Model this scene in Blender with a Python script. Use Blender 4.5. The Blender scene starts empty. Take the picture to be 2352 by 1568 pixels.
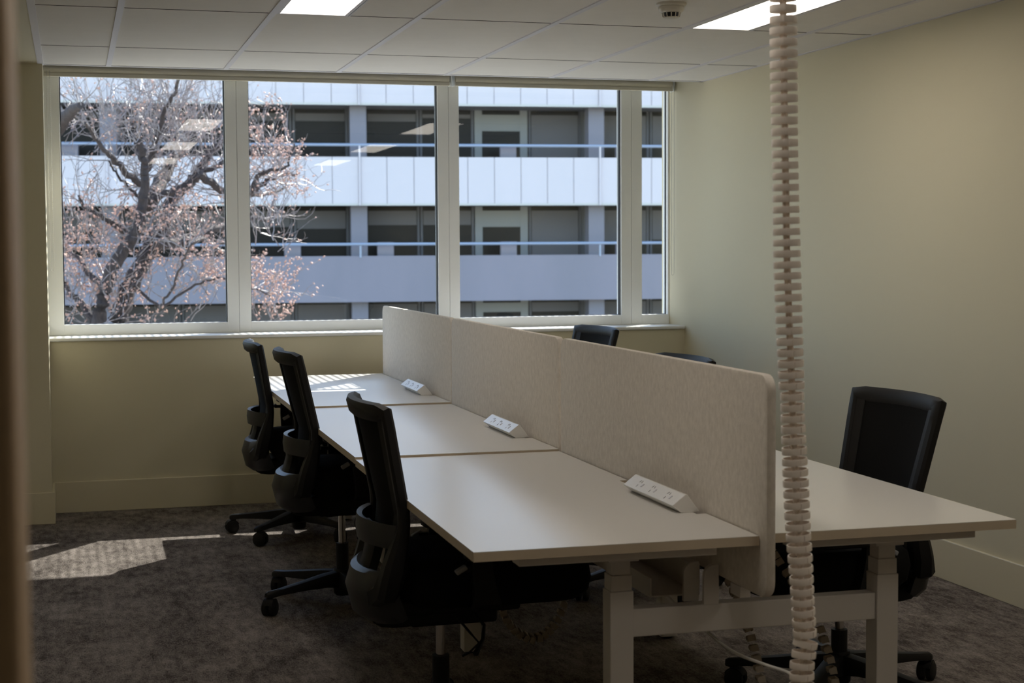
import bpy, math, random
from mathutils import Vector, Matrix
random.seed(7)
SC = bpy.context.scene
COL = SC.collection
PI = math.pi
R = math.radians

# ------------------------------------------------------------------ camera, sky, sun, exposure
cd = bpy.data.cameras.new('camera'); cam = bpy.data.objects.new('camera', cd); COL.objects.link(cam)
cd.sensor_width = 36.0; cd.lens = 3558.2 / 2352 * 36.0
cd.clip_start = 0.05; cd.clip_end = 500
rx = Vector((0.96180064, -0.27369172, -0.00569019)); uy = Vector((0.02149319, 0.05477638, 0.99826729)); bz = Vector((-0.27290581, -0.96025642, 0.05856647))
m = Matrix.Identity(4)
for i in range(3):
    m[i][0] = rx[i]; m[i][1] = uy[i]; m[i][2] = bz[i]
m[0][3], m[1][3], m[2][3] = 0, 0, 1.40
cam.matrix_world = m
cd.dof.use_dof = True; cd.dof.focus_distance = 5.6; cd.dof.aperture_fstop = 6.3
SC.camera = cam

w = bpy.data.worlds.new('sky'); SC.world = w; w.use_nodes = True
nt = w.node_tree; nt.nodes.clear()
sky = nt.nodes.new('ShaderNodeTexSky'); sky.sky_type = 'NISHITA'; sky.sun_disc = False
sky.sun_elevation = R(40.0); sky.sun_rotation = math.atan2(0.72, 0.95); sky.air_density = 1.0; sky.dust_density = 0.6; sky.ozone_density = 1.0
bg = nt.nodes.new('ShaderNodeBackground'); bg.inputs['Strength'].default_value = 1.14
wo = nt.nodes.new('ShaderNodeOutputWorld')
nt.links.new(sky.outputs[0], bg.inputs[0]); nt.links.new(bg.outputs[0], wo.inputs[0])
sd = bpy.data.lights.new('sun', 'SUN'); sd.energy = 42.0; sd.angle = R(0.53); sd.color = (1.0, 0.93, 0.82)
sun = bpy.data.objects.new('sun', sd); COL.objects.link(sun)
sun.rotation_euler = Vector((-0.72, -0.95, -1.0)).to_track_quat('-Z', 'Y').to_euler()
sun.location = (10, 14, 14)
LAMP = 11.6
SC.view_settings.view_transform = 'Standard'; SC.view_settings.look = 'None'
SC.view_settings.gamma = 1.0; SC.view_settings.use_curve_mapping = False
SC.view_settings.exposure = -0.95
SC.cycles.use_denoising = True
SC.cycles.max_bounces = 10; SC.cycles.diffuse_bounces = 6; SC.cycles.transparent_max_bounces = 16
SC.cycles.caustics_reflective = False; SC.cycles.caustics_refractive = False
SC.cycles.sample_clamp_indirect = 40.0

# ------------------------------------------------------------------ materials
def lin(c): return tuple(((x / 255) / 12.92 if x / 255 <= 0.04045 else ((x / 255 + 0.055) / 1.055) ** 2.4) for x in c) + (1,)
MATS = {}
def mat(name, col, rough=0.5, metal=0.0, spec=0.5, noise=None, bump=None, emit=None, coat=0):
    mt = bpy.data.materials.new(name); mt.use_nodes = True; MATS[name] = mt
    n = mt.node_tree; b = n.nodes['Principled BSDF']
    b.inputs['Base Color'].default_value = tuple(col[:3]) + (1,); b.inputs['Roughness'].default_value = rough
    b.inputs['Metallic'].default_value = metal; b.inputs['Specular IOR Level'].default_value = spec
    if coat: b.inputs['Coat Weight'].default_value = coat
    if emit:
        b.inputs['Emission Color'].default_value = tuple(emit[0][:3]) + (1,); b.inputs['Emission Strength'].default_value = emit[1]
    tc = n.nodes.new('ShaderNodeTexCoord')
    if noise:   # (scale xyz, amount, second colour, detail)
        mp = n.nodes.new('ShaderNodeMapping'); mp.inputs['Scale'].default_value = noise[0]
        n.links.new(tc.outputs['Object'], mp.inputs[0])
        nz = n.nodes.new('ShaderNodeTexNoise'); nz.inputs['Scale'].default_value = 1.0; nz.inputs['Detail'].default_value = 5.0; nz.inputs['Roughness'].default_value = 0.65
        n.links.new(mp.outputs[0], nz.inputs[0])
        rp = n.nodes.new('ShaderNodeValToRGB')
        rp.color_ramp.elements[0].position = noise[1]; rp.color_ramp.elements[0].color = tuple(noise[2][:3]) + (1,)
        rp.color_ramp.elements[1].position = 1 - noise[1]; rp.color_ramp.elements[1].color = tuple(col[:3]) + (1,)
        n.links.new(nz.outputs['Fac'], rp.inputs[0]); n.links.new(rp.outputs[0], b.inputs['Base Color'])
    if bump:    # (scale xyz, strength, distance)
        mp2 = n.nodes.new('ShaderNodeMapping'); mp2.inputs['Scale'].default_value = bump[0]
        n.links.new(tc.outputs['Object'], mp2.inputs[0])
        nb = n.nodes.new('ShaderNodeTexNoise'); nb.inputs['Scale'].default_value = 1.0; nb.inputs['Detail'].default_value = 4.0
        n.links.new(mp2.outputs[0], nb.inputs[0])
        bp = n.nodes.new('ShaderNodeBump'); bp.inputs['Strength'].default_value = bump[1]; bp.inputs['Distance'].default_value = bump[2]
        n.links.new(nb.outputs['Fac'], bp.inputs['Height']); n.links.new(bp.outputs[0], b.inputs['Normal'])
    return mt

def glass(name, tint, fac, rough=0.0):
    mt = bpy.data.materials.new(name); mt.use_nodes = True; MATS[name] = mt
    n = mt.node_tree; n.nodes.clear()
    tr = n.nodes.new('ShaderNodeBsdfTransparent'); tr.inputs[0].default_value = tint + (1,)
    gl = n.nodes.new('ShaderNodeBsdfGlossy'); gl.inputs['Roughness'].default_value = rough
    lw = n.nodes.new('ShaderNodeLayerWeight'); lw.inputs['Blend'].default_value = 0.15
    ml = n.nodes.new('ShaderNodeMath'); ml.operation = 'MULTIPLY_ADD'; ml.inputs[1].default_value = 0.5; ml.inputs[2].default_value = fac
    n.links.new(lw.outputs['Facing'], ml.inputs[0])
    mx = n.nodes.new('ShaderNodeMixShader'); n.links.new(ml.outputs[0], mx.inputs[0]); n.links.new(tr.outputs[0], mx.inputs[1]); n.links.new(gl.outputs[0], mx.inputs[2])
    o = n.nodes.new('ShaderNodeOutputMaterial'); n.links.new(mx.outputs[0], o.inputs[0])
    return mt

mat('cream_paint', (0.66, 0.61, 0.45), 0.55, spec=0.35, bump=((90, 90, 90), 0.08, 0.002))
mat('cream_trim', (0.68, 0.62, 0.45), 0.35, spec=0.5)
mat('door_paint', (0.50, 0.37, 0.24), 0.5, bump=((120, 120, 120), 0.2, 0.002))
mat('ceiling_tile', (0.82, 0.80, 0.77), 0.9, spec=0.1, noise=((9, 9, 9), 0.25, (0.79, 0.77, 0.74)), bump=((260, 260, 260), 0.12, 0.002))
mat('tee_white', (0.68, 0.67, 0.71), 0.5)
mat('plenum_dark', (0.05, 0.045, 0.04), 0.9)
mat('frame_white', (0.90, 0.92, 0.93), 0.4)
mat('sill_white', (0.80, 0.81, 0.80), 0.3)
mat('gasket', (0.012, 0.013, 0.018), 0.6)
mat('blind_cream', (0.90, 0.87, 0.74), 0.6, noise=((3, 200, 200), 0.3, (0.87, 0.83, 0.70)))
mat('chain', (0.55, 0.55, 0.54), 0.3, metal=0.3)
mat('desk_white', (0.78, 0.77, 0.745), 0.26, spec=0.5, bump=((400, 400, 400), 0.04, 0.001))
mat('desk_edge', (0.60, 0.51, 0.39), 0.4)  # browner than the top: shade and warm light put into the edge colour
mat('metal_white', (0.66, 0.63, 0.60), 0.4)
mat('plastic_white', (0.80, 0.79, 0.77), 0.35)
mat('screen_felt', (0.82, 0.77, 0.71), 0.95, spec=0.1, noise=((70, 70, 45), 0.28, (0.66, 0.615, 0.56)), bump=((300, 300, 120), 0.35, 0.002))
mat('chair_plastic', (0.009, 0.0085, 0.0085), 0.55, spec=0.28)
mat('chair_grey', (0.018, 0.018, 0.020), 0.45, spec=0.4)
mat('chair_mesh', (0.011, 0.011, 0.011), 0.9, spec=0.15, noise=((600, 600, 600), 0.4, (0.006, 0.006, 0.006)))
mat('chair_fabric', (0.010, 0.010, 0.010), 0.95, spec=0.1, bump=((500, 500, 500), 0.4, 0.002))
mat('grey_button', (0.30, 0.31, 0.33), 0.4)
mat('chrome', (0.62, 0.60, 0.56), 0.15, metal=1.0)
mat('spine_white', (0.92, 0.85, 0.79), 0.35)
mat('socket_dark', (0.22, 0.22, 0.22), 0.5)
mat('smoke_white', (0.68, 0.65, 0.58), 0.4)
mat('chain_grey', (0.42, 0.37, 0.30), 0.5)
mat('light_panel', (1, 1, 1), 0.5, emit=((1.0, 0.90, 0.78), LAMP))
# carpet: mottled weave
def carpet():
    mt = mat('carpet', (0.1, 0.09, 0.08), 0.95, spec=0.05)
    n = mt.node_tree; b = n.nodes['Principled BSDF']; tc = n.nodes.new('ShaderNodeTexCoord')
    def nz(sc, det, rg):
        mp = n.nodes.new('ShaderNodeMapping'); mp.inputs['Scale'].default_value = sc; n.links.new(tc.outputs['Object'], mp.inputs[0])
        x = n.nodes.new('ShaderNodeTexNoise'); x.inputs['Scale'].default_value = 1; x.inputs['Detail'].default_value = det; x.inputs['Roughness'].default_value = rg
        n.links.new(mp.outputs[0], x.inputs[0]); return x.outputs['Fac']
    a = nz((4, 2.5, 1), 4, 0.6); c = nz((30, 10, 1), 4, 0.75); d = nz((190, 60, 1), 2, 0.7)
    def mth(op, p, q):
        k = n.nodes.new('ShaderNodeMath'); k.operation = op
        for i, v in enumerate((p, q)):
            if isinstance(v, float): k.inputs[i].default_value = v
            else: n.links.new(v, k.inputs[i])
        return k.outputs[0]
    s = mth('ADD', mth('ADD', mth('MULTIPLY', a, 0.30), mth('MULTIPLY', c, 0.40)), mth('MULTIPLY', d, 0.30))
    rp = n.nodes.new('ShaderNodeValToRGB'); e = rp.color_ramp.elements
    e[0].position = 0.41; e[0].color = (0.066, 0.055, 0.048, 1); e[1].position = 0.60; e[1].color = (0.285, 0.25, 0.225, 1)
    n.links.new(s, rp.inputs[0]); n.links.new(rp.outputs[0], b.inputs['Base Color'])
    bp = n.nodes.new('ShaderNodeBump'); bp.inputs['Strength'].default_value = 0.5; bp.inputs['Distance'].default_value = 0.004
    n.links.new(d, bp.inputs['Height']); n.links.new(bp.outputs[0], b.inputs['Normal'])
carpet()
glass('window_glass', (0.94, 0.965, 0.98), 0.035)
# outside
mat('facade_white', (0.70, 0.64, 0.645), 0.6, noise=((0.8, 0.8, 0.25), 0.3, (0.67, 0.62, 0.62)))
mat('facade_grey', (0.27, 0.25, 0.285), 0.7, noise=((0.5, 0.5, 0.15), 0.3, (0.23, 0.22, 0.25)))
mat('facade_capping', (0.62, 0.60, 0.54), 0.6)
mat('joint_grey', (0.50, 0.47, 0.48), 0.8)
mat('rail_blue', (0.36, 0.42, 0.52), 0.4, metal=0.2)
mat('column_grey', (0.22, 0.215, 0.25), 0.7)
mat('dark_glass', (0.010, 0.010, 0.011), 0.3, spec=0.12)
mat('blind_grey', (0.125, 0.12, 0.125), 0.8)
mat('blind_light', (0.26, 0.265, 0.26), 0.8)
mat('mullion_dark', (0.07, 0.07, 0.08), 0.5)
mat('soffit', (0.16, 0.16, 0.17), 0.8)
mat('bark', (0.085, 0.066, 0.062), 0.9, noise=((30, 30, 8), 0.3, (0.035, 0.028, 0.03)), bump=((40, 40, 12), 0.8, 0.03))
mat('twig', (0.40, 0.35, 0.34), 0.5, noise=((20, 20, 20), 0.3, (0.12, 0.09, 0.085)))
mat('bud', (0.56, 0.34, 0.26), 0.7)
mat('asphalt', (0.34, 0.33, 0.31), 0.9, noise=((3, 3, 3), 0.3, (0.26, 0.26, 0.25)))
mat('grille_metal', (0.5, 0.5, 0.5), 0.5, metal=0.4)
M = MATS

# ------------------------------------------------------------------ mesh helpers
class MB:
    def __init__(s): s.v = []; s.f = []
    def add(s, v, f):
        o = len(s.v); s.v += [tuple(p) for p in v]; s.f += [tuple(i + o for i in q) for q in f]; return s
    def box(s, a, b):
        x0, y0, z0 = a; x1, y1, z1 = b
        return s.add([(x0, y0, z0), (x1, y0, z0), (x1, y1, z0), (x0, y1, z0), (x0, y0, z1), (x1, y0, z1), (x1, y1, z1), (x0, y1, z1)],
                     [(0, 3, 2, 1), (4, 5, 6, 7), (0, 1, 5, 4), (1, 2, 6, 5), (2, 3, 7, 6), (3, 0, 4, 7)])
    def loft(s, rings, cap=True, closed=False):
        n = len(rings[0]); v = [p for r_ in rings for p in r_]; f = []
        k = len(rings)
        for i in range(k if closed else k - 1):
            j = (i + 1) % k
            for a in range(n):
                b = (a + 1) % n
                f.append((i * n + a, i * n + b, j * n + b, j * n + a))
        if cap and not closed:
            f.append(tuple(reversed(range(n)))); f.append(tuple((k - 1) * n + a for a in range(n)))
        return s.add(v, f)
    def cyl(s, c, r, h, seg=20, axis='z', r2=None):
        r2 = r if r2 is None else r2; rings = []
        for t, rr in ((0, r), (h, r2)):
            ring = []
            for i in range(seg):
                a = 2 * PI * i / seg; p, q = rr * math.cos(a), rr * math.sin(a)
                ring.append({'z': (c[0] + p, c[1] + q, c[2] + t), 'x': (c[0] + t, c[1] + p, c[2] + q), 'y': (c[0] + q, c[1] + t, c[2] + p)}[axis])
            rings.append(ring)
        return s.loft(rings)
    def lathe(s, prof, c=(0, 0, 0), seg=28, cap=True):
        return s.loft([[(c[0] + r * math.cos(2 * PI * i / seg), c[1] + r * math.sin(2 * PI * i / seg), c[2] + z) for i in range(seg)] for r, z in prof], cap=cap)
    def tube(s, pts, rad, seg=8, closed=False, flat=None, up=(0, 0, 1)):
        pts = [Vector(p) for p in pts]; n = len(pts); rings = []
        for i, p in enumerate(pts):
            if closed: t = pts[(i + 1) % n] - pts[i - 1]
            else: t = pts[min(i + 1, n - 1)] - pts[max(i - 1, 0)]
            t = t.normalized() if t.length > 1e-9 else Vector((0, 0, 1))
            u = Vector(up)
            if abs(t.dot(u)) > 0.97: u = Vector((0.3, 1, 0)).normalized()
            a = t.cross(u).normalized(); b = a.cross(t)
            r_ = rad[i] if isinstance(rad, (list, tuple)) else rad
            ra, rb = (r_, r_) if flat is None else (r_ * flat[0], r_ * flat[1])
            rings.append([tuple(p + a * ra * math.cos(2 * PI * k / seg) + b * rb * math.sin(2 * PI * k / seg)) for k in range(seg)])
        return s.loft(rings, closed=closed)
    def build(s, name, m_, parent=None, smooth=False, bevel=0, loc=None, label=None, kind=None, sub=0):
        me = bpy.data.meshes.new(name); me.from_pydata(s.v, [], s.f); me.update(); me.materials.append(m_ if not isinstance(m_, str) else M[m_])
        return put(name, me, parent, smooth, bevel, loc, label, kind, sub)
def put(name, me, parent=None, smooth=False, bevel=0, loc=None, label=None, kind=None, sub=0):
    o = bpy.data.objects.new(name, me); COL.objects.link(o)
    if parent: o.parent = parent
    if loc: o.location = loc
    if smooth:
        me.polygons.foreach_set('use_smooth', [True] * len(me.polygons))
        try: me.set_sharp_from_angle(angle=R(40))
        except Exception: pass
    if bevel:
        b = o.modifiers.new('bevel', 'BEVEL'); b.width = bevel; b.segments = 3 if bevel > 0.004 else 2; b.limit_method = 'ANGLE'; b.angle_limit = R(35)
    if sub:
        b = o.modifiers.new('sub', 'SUBSURF'); b.levels = sub; b.render_levels = sub
    if label: o['label'] = label
    if kind: o['kind'] = kind
    return o
def thing(name, loc=(0, 0, 0), rz=0, label=None, cat=None, group=None, kind=None):
    o = bpy.data.objects.new(name, None); COL.objects.link(o); o.location = loc; o.rotation_euler = (0, 0, rz)
    o.empty_display_size = 0.1
    return tag(o, label, cat, group, kind)
def tag(o, label=None, cat=None, group=None, kind=None):
    if label: o['label'] = label
    if cat: o['category'] = cat
    if group: o['group'] = group
    if kind: o['kind'] = kind
    return o
def rrect(x0, x1, z0, z1, r, n=6, corners=(1, 1, 1, 1)):
    pts = []
    for (cx, cz, a0, on) in ((x1 - r, z1 - r, 0, corners[0]), (x0 + r, z1 - r, 90, corners[1]), (x0 + r, z0 + r, 180, corners[2]), (x1 - r, z0 + r, 270, corners[3])):
        if on:
            for i in range(n + 1): pts.append((cx + r * math.cos(R(a0 + 90 * i / n)), cz + r * math.sin(R(a0 + 90 * i / n))))
        else:
            pts.append((cx + r * (1 if a0 in (0, 270) else -1), cz + r * (1 if a0 in (0, 90) else -1)))
    return pts

# ================================================================== THE ROOM
XL, XR = -1.35, 3.536       # room side walls
YW = 8.65                   # wall below the window
ZC = 2.3686
YC = 8.376
YB = -2.3
floor = MB().box((XL - 0.15, YB - 0.15, -0.12), (XR + 0.2, 8.75, 0.0)).build('floor', 'carpet', kind='structure')
wr = MB().box((XR, YB, 0), (XR + 0.18, 9.02, 2.62)).build('wall_right', 'cream_paint', kind='structure')
wb = MB().box((XL, YW, 0), (XR, 8.98, 0.925)).build('wall_window', 'cream_paint', kind='structure')
top = MB().box((XL, 8.98, -0.1), (XR + 0.18, 9.02, 0.925)).box((XL - .15, 8.982, 2.42), (2.15, 9.2, 2.7)).box((2.15, 8.982, 2.50), (XR + 0.18, 9.03, 2.7)).build('wall_header_sun_blocker', 'cream_paint', kind='structure')  # unseen header, made deeper and lower on the left to shape the sun patches
cl = MB().box((XL, 8.317, 0), (-0.118, 8.648, ZC)).box((XL, 8.648, 0.926), (-0.136, 9.0, 2.42)).build('wall_column', 'cream_paint', kind='structure')
wl = MB().box((XL - 0.15, YB, 0), (XL, 9.02, 2.62)).build('wall_left', 'cream_paint', kind='structure')
wk = MB().box((XL - .15, YB - 0.15, 0), (XR + .18, YB, 2.62)).build('wall_back', 'cream_paint', kind='structure')
# the partition whose edge shows at the very left, close to the camera
MB().box((XL, 0.86, 0), (-0.052, 1.0, ZC)).build('wall_near', 'cream_paint', kind='structure')
MB().box((-0.050, 0.85, 0), (-0.029, 1.01, ZC)).build('trim_1', 'door_paint', kind='structure', bevel=0.004)
MB().box((-0.16, 0.846, 0), (-0.050, 0.86, ZC)).build('trim_2', 'door_paint', kind='structure', bevel=0.004)
# baseboards
def bboard(name, a, b): MB().box(a, b).build(name, 'cream_trim', kind='structure', bevel=0.003)
bboard('baseboard_window', (-0.118, YW - 0.014, 0), (XR - 0.014, YW, 0.168))
bboard('baseboard_right', (XR - 0.014, YB, 0), (XR, YW, 0.170))
bboard('baseboard_column', (XL, 8.303, 0), (-0.104, 8.317, 0.165))
bboard('baseboard_column_side', (-0.118, 8.317, 0), (-0.104, YW - .014, 0.165))
bboard('baseboard_left', (XL, 1.0, 0), (XL + 0.014, 8.303, 0.165))

# ceiling: slab above, plaster soffit at the left, tiles in a grid
ceil = MB().box((XL - .15, YB - .15, 2.41), (XR + .18, YC + .01, 2.62)).box((XL, YC + .012, 2.50), (XR, 8.95, 2.62)).build('ceiling', 'plenum_dark', kind='structure')
MB().box((XL, YB, ZC - 0.002), (-0.142, 8.317, 2.409)).build('ceiling_plaster', 'cream_paint', kind='structure')
xs = [-0.13] + [0.2105 + 0.6 * k for k in range(6)] + [XR]
ys = [YC, 7.606, 6.385] + [6.385 - 1.206 * k for k in range(1, 8)]
ys = [y for y in ys if y > YB] + [YB]
LIGHTS = {(2, 2), (5, 2), (2, 4), (5, 4), (2, 6), (5, 6)}   # (column, row)
for i in range(len(xs) - 1):
    for j in range(len(ys) - 1):
        x0, x1 = xs[i] + (0.012 if i else 0.018), xs[i + 1] - (0.012 if i < len(xs) - 2 else 0.018)
        y1, y0 = ys[j] - 0.0025 - (0.016 if j == 0 else 0), ys[j + 1] + 0.0025
        if (i, j) in LIGHTS: x0 += 0.298 + 0.004
        if y1 - y0 < .05: continue
        MB().box((x0, y0, ZC), (x1, y1, ZC + 0.014)).build('ceiling_tile', 'ceiling_tile', ceil)
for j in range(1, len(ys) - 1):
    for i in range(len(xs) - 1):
        MB().box((xs[i] + 0.016, ys[j] - 0.0035, ZC - 0.0012), (xs[i + 1] - 0.016, ys[j] + 0.0035, ZC + 0.01)).build('joint_shade_strip', 'plenum_dark', ceil)  # flush dark strips, their colour stands for the shade in the tile gaps
for k, x in enumerate(xs[1:-1]):
    MB().box((x - 0.013, YB, ZC - 0.005), (x + 0.013, YC, ZC + 0.001)).box((x - .002, YB, ZC), (x + .002, YC, 2.41)).build('grid_tee', 'tee_white', ceil)
for (i, j) in LIGHTS:
    x = xs[i] + 0.012 + 0.298
    MB().box((x, ys[j + 1], ZC - 0.004), (x + 0.006, ys[j], ZC + 0.02)).build('grid_tee', 'tee_white', ceil)
MB().box((-0.142, YB, ZC - 0.005), (-0.112, YC + .012, ZC + 0.001)).box((XR - 0.018, YB, ZC - 0.003), (XR, YC + .012, ZC + 0.001)).box((-0.142, YC - .018, ZC - .003), (XR, YC + .012, ZC + .001)).box((-.142, YC + .008, ZC), (XR, YC + .012, 2.5)).build('edge_angle', 'tee_white', ceil)
places = {(2, 2): 'left panel light nearest the window', (5, 2): 'right panel light, behind the hanging cable spine',
          (2, 4): 'left panel light of the second row from the window', (5, 4): 'right panel light of the second row from the window',
          (2, 6): 'left panel light of the third row from the window', (5, 6): 'right panel light of the third row from the window'}
for (i, j) in sorted(LIGHTS):
    x0 = xs[i] + 0.013; x1 = x0 + 0.295; y1 = ys[j] - 0.004; y0 = ys[j + 1] + 0.004
    t = thing('ceiling_light', ((x0 + x1) / 2, (y0 + y1) / 2, ZC), 0, 'narrow lit white ceiling panel light, ' + places[(i, j)], 'ceiling light', 'panel lights in the tiled ceiling')
    hx, hy = (x1 - x0) / 2, (y1 - y0) / 2; e = 0.015
    MB().box((-hx, -hy, -.003), (hx, -hy + e, .03)).box((-hx, hy - e, -.003), (hx, hy, .03)).box((-hx, -hy + e, -.003), (-hx + e, hy - e, .03)).box((hx - e, -hy + e, -.003), (hx, hy - e, .03)).build('frame', 'tee_white', t)
    MB().box((-hx + e, -hy + e, 0.004), (hx - e, hy - e, 0.012)).build('diffuser', 'light_panel', t)
# smoke detector
t = thing('smoke_detector', (2.297, 5.76, ZC), 0, 'round white smoke detector on the ceiling, left of the hanging cable spine', 'smoke detector')
MB().lathe([(0.060, 0), (0.060, -0.008), (0.054, -0.014), (0.048, -0.014)]).build('base', 'smoke_white', t, smooth=True)
MB().lathe([(0.050, -0.014), (0.052, -0.022), (0.049, -0.030), (0.042, -0.036), (0.036, -0.038)]).build('body', 'smoke_white', t, smooth=True)
MB().lathe([(0.030, -0.038), (0.027, -0.054)]).build('sensor_chamber', 'gasket', t, smooth=True)
for k in range(12):
    a = k * PI / 6 + 0.15
    MB().tube([(0.036 * math.cos(a), 0.036 * math.sin(a), -0.037), (0.033 * math.cos(a), 0.033 * math.sin(a), -0.052), (0.026 * math.cos(a), 0.026 * math.sin(a), -0.057)], 0.0022, 6).build('vent_rib', 'smoke_white', t, smooth=True)
MB().lathe([(0.029, -0.054), (0.030, -0.058), (0.018, -0.061)]).build('cap', 'smoke_white', t, smooth=True)

# ================================================================== WINDOWS
YF = 8.90
cuts = [-0.136, 0.918, 2.150, 3.290, XR]
opens = [(-0.041, 0.853), (0.985, 2.083), (2.212, 3.224), (3.358, 3.527)]
for n_, ((a, b), (ox0, ox1)) in enumerate(zip(zip(cuts[:-1], cuts[1:]), opens)):
    a += 0.0008; b -= 0.0008
    z0, z1, g0, g1 = 0.946, 2.50, 1.004, 2.47
    wobj = thing('window_%d' % (n_ + 1), ((a + b) / 2, YF, z0), 0, kind='structure')
    cx = (a + b) / 2
    f = MB()
    f.box((a - cx, 0, 0), (ox0 - cx, 0.08, z1 - z0)).box((ox1 - cx, 0, 0), (b - cx, 0.08, z1 - z0))
    f.box((ox0 - cx, 0, 0), (ox1 - cx, 0.08, g0 - z0)).box((ox0 - cx, 0, g1 - z0), (ox1 - cx, 0.08, z1 - z0))
    f.build('window_frame', 'frame_white', wobj, bevel=0.0015)
    gk = MB(); q = 0.006; x0_, x1_, zz0, zz1 = ox0 - cx, ox1 - cx, g0 - z0, g1 - z0
    gk.box((x0_, 0.030, zz0), (x0_ + q, 0.05, zz1)).box((x1_ - (q if n_ < 3 else 0.003), 0.014 if n_ < 3 else 0.030, zz0), (x1_, 0.05, zz1)).box((x0_, 0.034, zz0), (x1_, 0.05, zz0 + 0.003)).box((x0_, 0.034, zz1 - q), (x1_, 0.05, zz1))
    gk.build('gasket', 'gasket', wobj)
    MB().box((x0_ + 0.001, 0.040, zz0 + 0.001), (x1_ - 0.001, 0.046, zz1 - 0.001)).build('pane', 'window_glass', wobj)
sill = MB().box((-0.134, 8.632, 0.926), (XR, 8.94, 0.945)).build('sill', 'sill_white', kind='structure', bevel=0.006)
sill.name = 'trim_3'

# roller blinds, rolled right up
for nm, x0, x1, lab, cxn in (('l', -0.128, 2.138, 'rolled-up cream roller blind over the two left window panes', -0.105),
                             ('r', 2.162, 3.522, 'rolled-up cream roller blind over the two right window panes', 3.500)):
    L = x1 - x0
    t = thing('roller_blind', (x0, 8.82, 2.353), 0, lab, 'blind', 'rolled-up blinds above the window')
    MB().cyl((0.006, 0, 0.041), 0.031, L - 0.012, 28, 'x').build('fabric_roll', 'blind_cream', t, smooth=True)
    MB().box((0.004, -0.030, 0.0), (L - 0.004, -0.017, 0.022)).build('bottom_bar', 'blind_cream', t, bevel=0.003)
    MB().box((-0.004, -0.036, 0.0), (0.0, 0.03, 0.085)).build('bracket', 'frame_white', t)
    MB().box((L, -0.036, 0.0), (L + 0.004, 0.03, 0.085)).build('bracket', 'frame_white', t)
    lx = cxn - x0; zb = 1.245 - 2.353 if nm == 'r' else 1.30 - 2.353
    # bead chain loop hanging at the side
    yy = -0.045; pts = [(lx, yy, 0.03)]
    for k in range(1, 25): pts.append((lx, yy + 0.004 * math.sin(k), 0.03 + (zb + .02 - 0.03) * k / 24))
    for k in range(1, 6):
        a = PI * k / 6; pts.append((lx + 0.009 - 0.009 * math.cos(a), yy, zb + 0.02 - 0.02 * math.sin(a)))
    for k in range(24, -1, -1): pts.append((lx + 0.018, yy, 0.03 + (zb + .02 - 0.03) * k / 24))
    ch = MB().tube(pts, 0.0011, 5).build('pull_chain', 'chain', t)
    bd = MB()
    for k in range(0, 90):
        zz = 0.02 + (zb + 0.02) * k / 90
        for xx in (lx, lx + .018): bd.cyl((xx, yy, zz), 0.0019, 0.0035, 6)
    bd.build('beads', 'chain', t, kind='stuff')

# sunshade grating outside, above the window: its bars stripe the sunlight
g = thing('sunshade_grating', (0, 9.24, 2.62), 0, 'metal sunshade grating fixed above the window outside, bars running outwards', 'sunshade')
bar = MB().box((-0.0115, 0, -0.002), (0.0115, 1.75, 0.002)); bo = None
for k in range(110):
    x = 0.6 + k * 0.043
    if bo is None: bo = bar.build('bar', 'grille_metal', g, loc=(x, 0, 0)); 
    else:
        c = bo.copy(); COL.objects.link(c); c.parent = g; c.location = (x, 0, 0)
MB().box((0.55, 1.75, -0.02), (5.35, 1.78, 0.02)).box((0.55, -0.03, -0.02), (5.35, 0, 0.02)).build('frame_rail', 'grille_metal', g)

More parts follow.
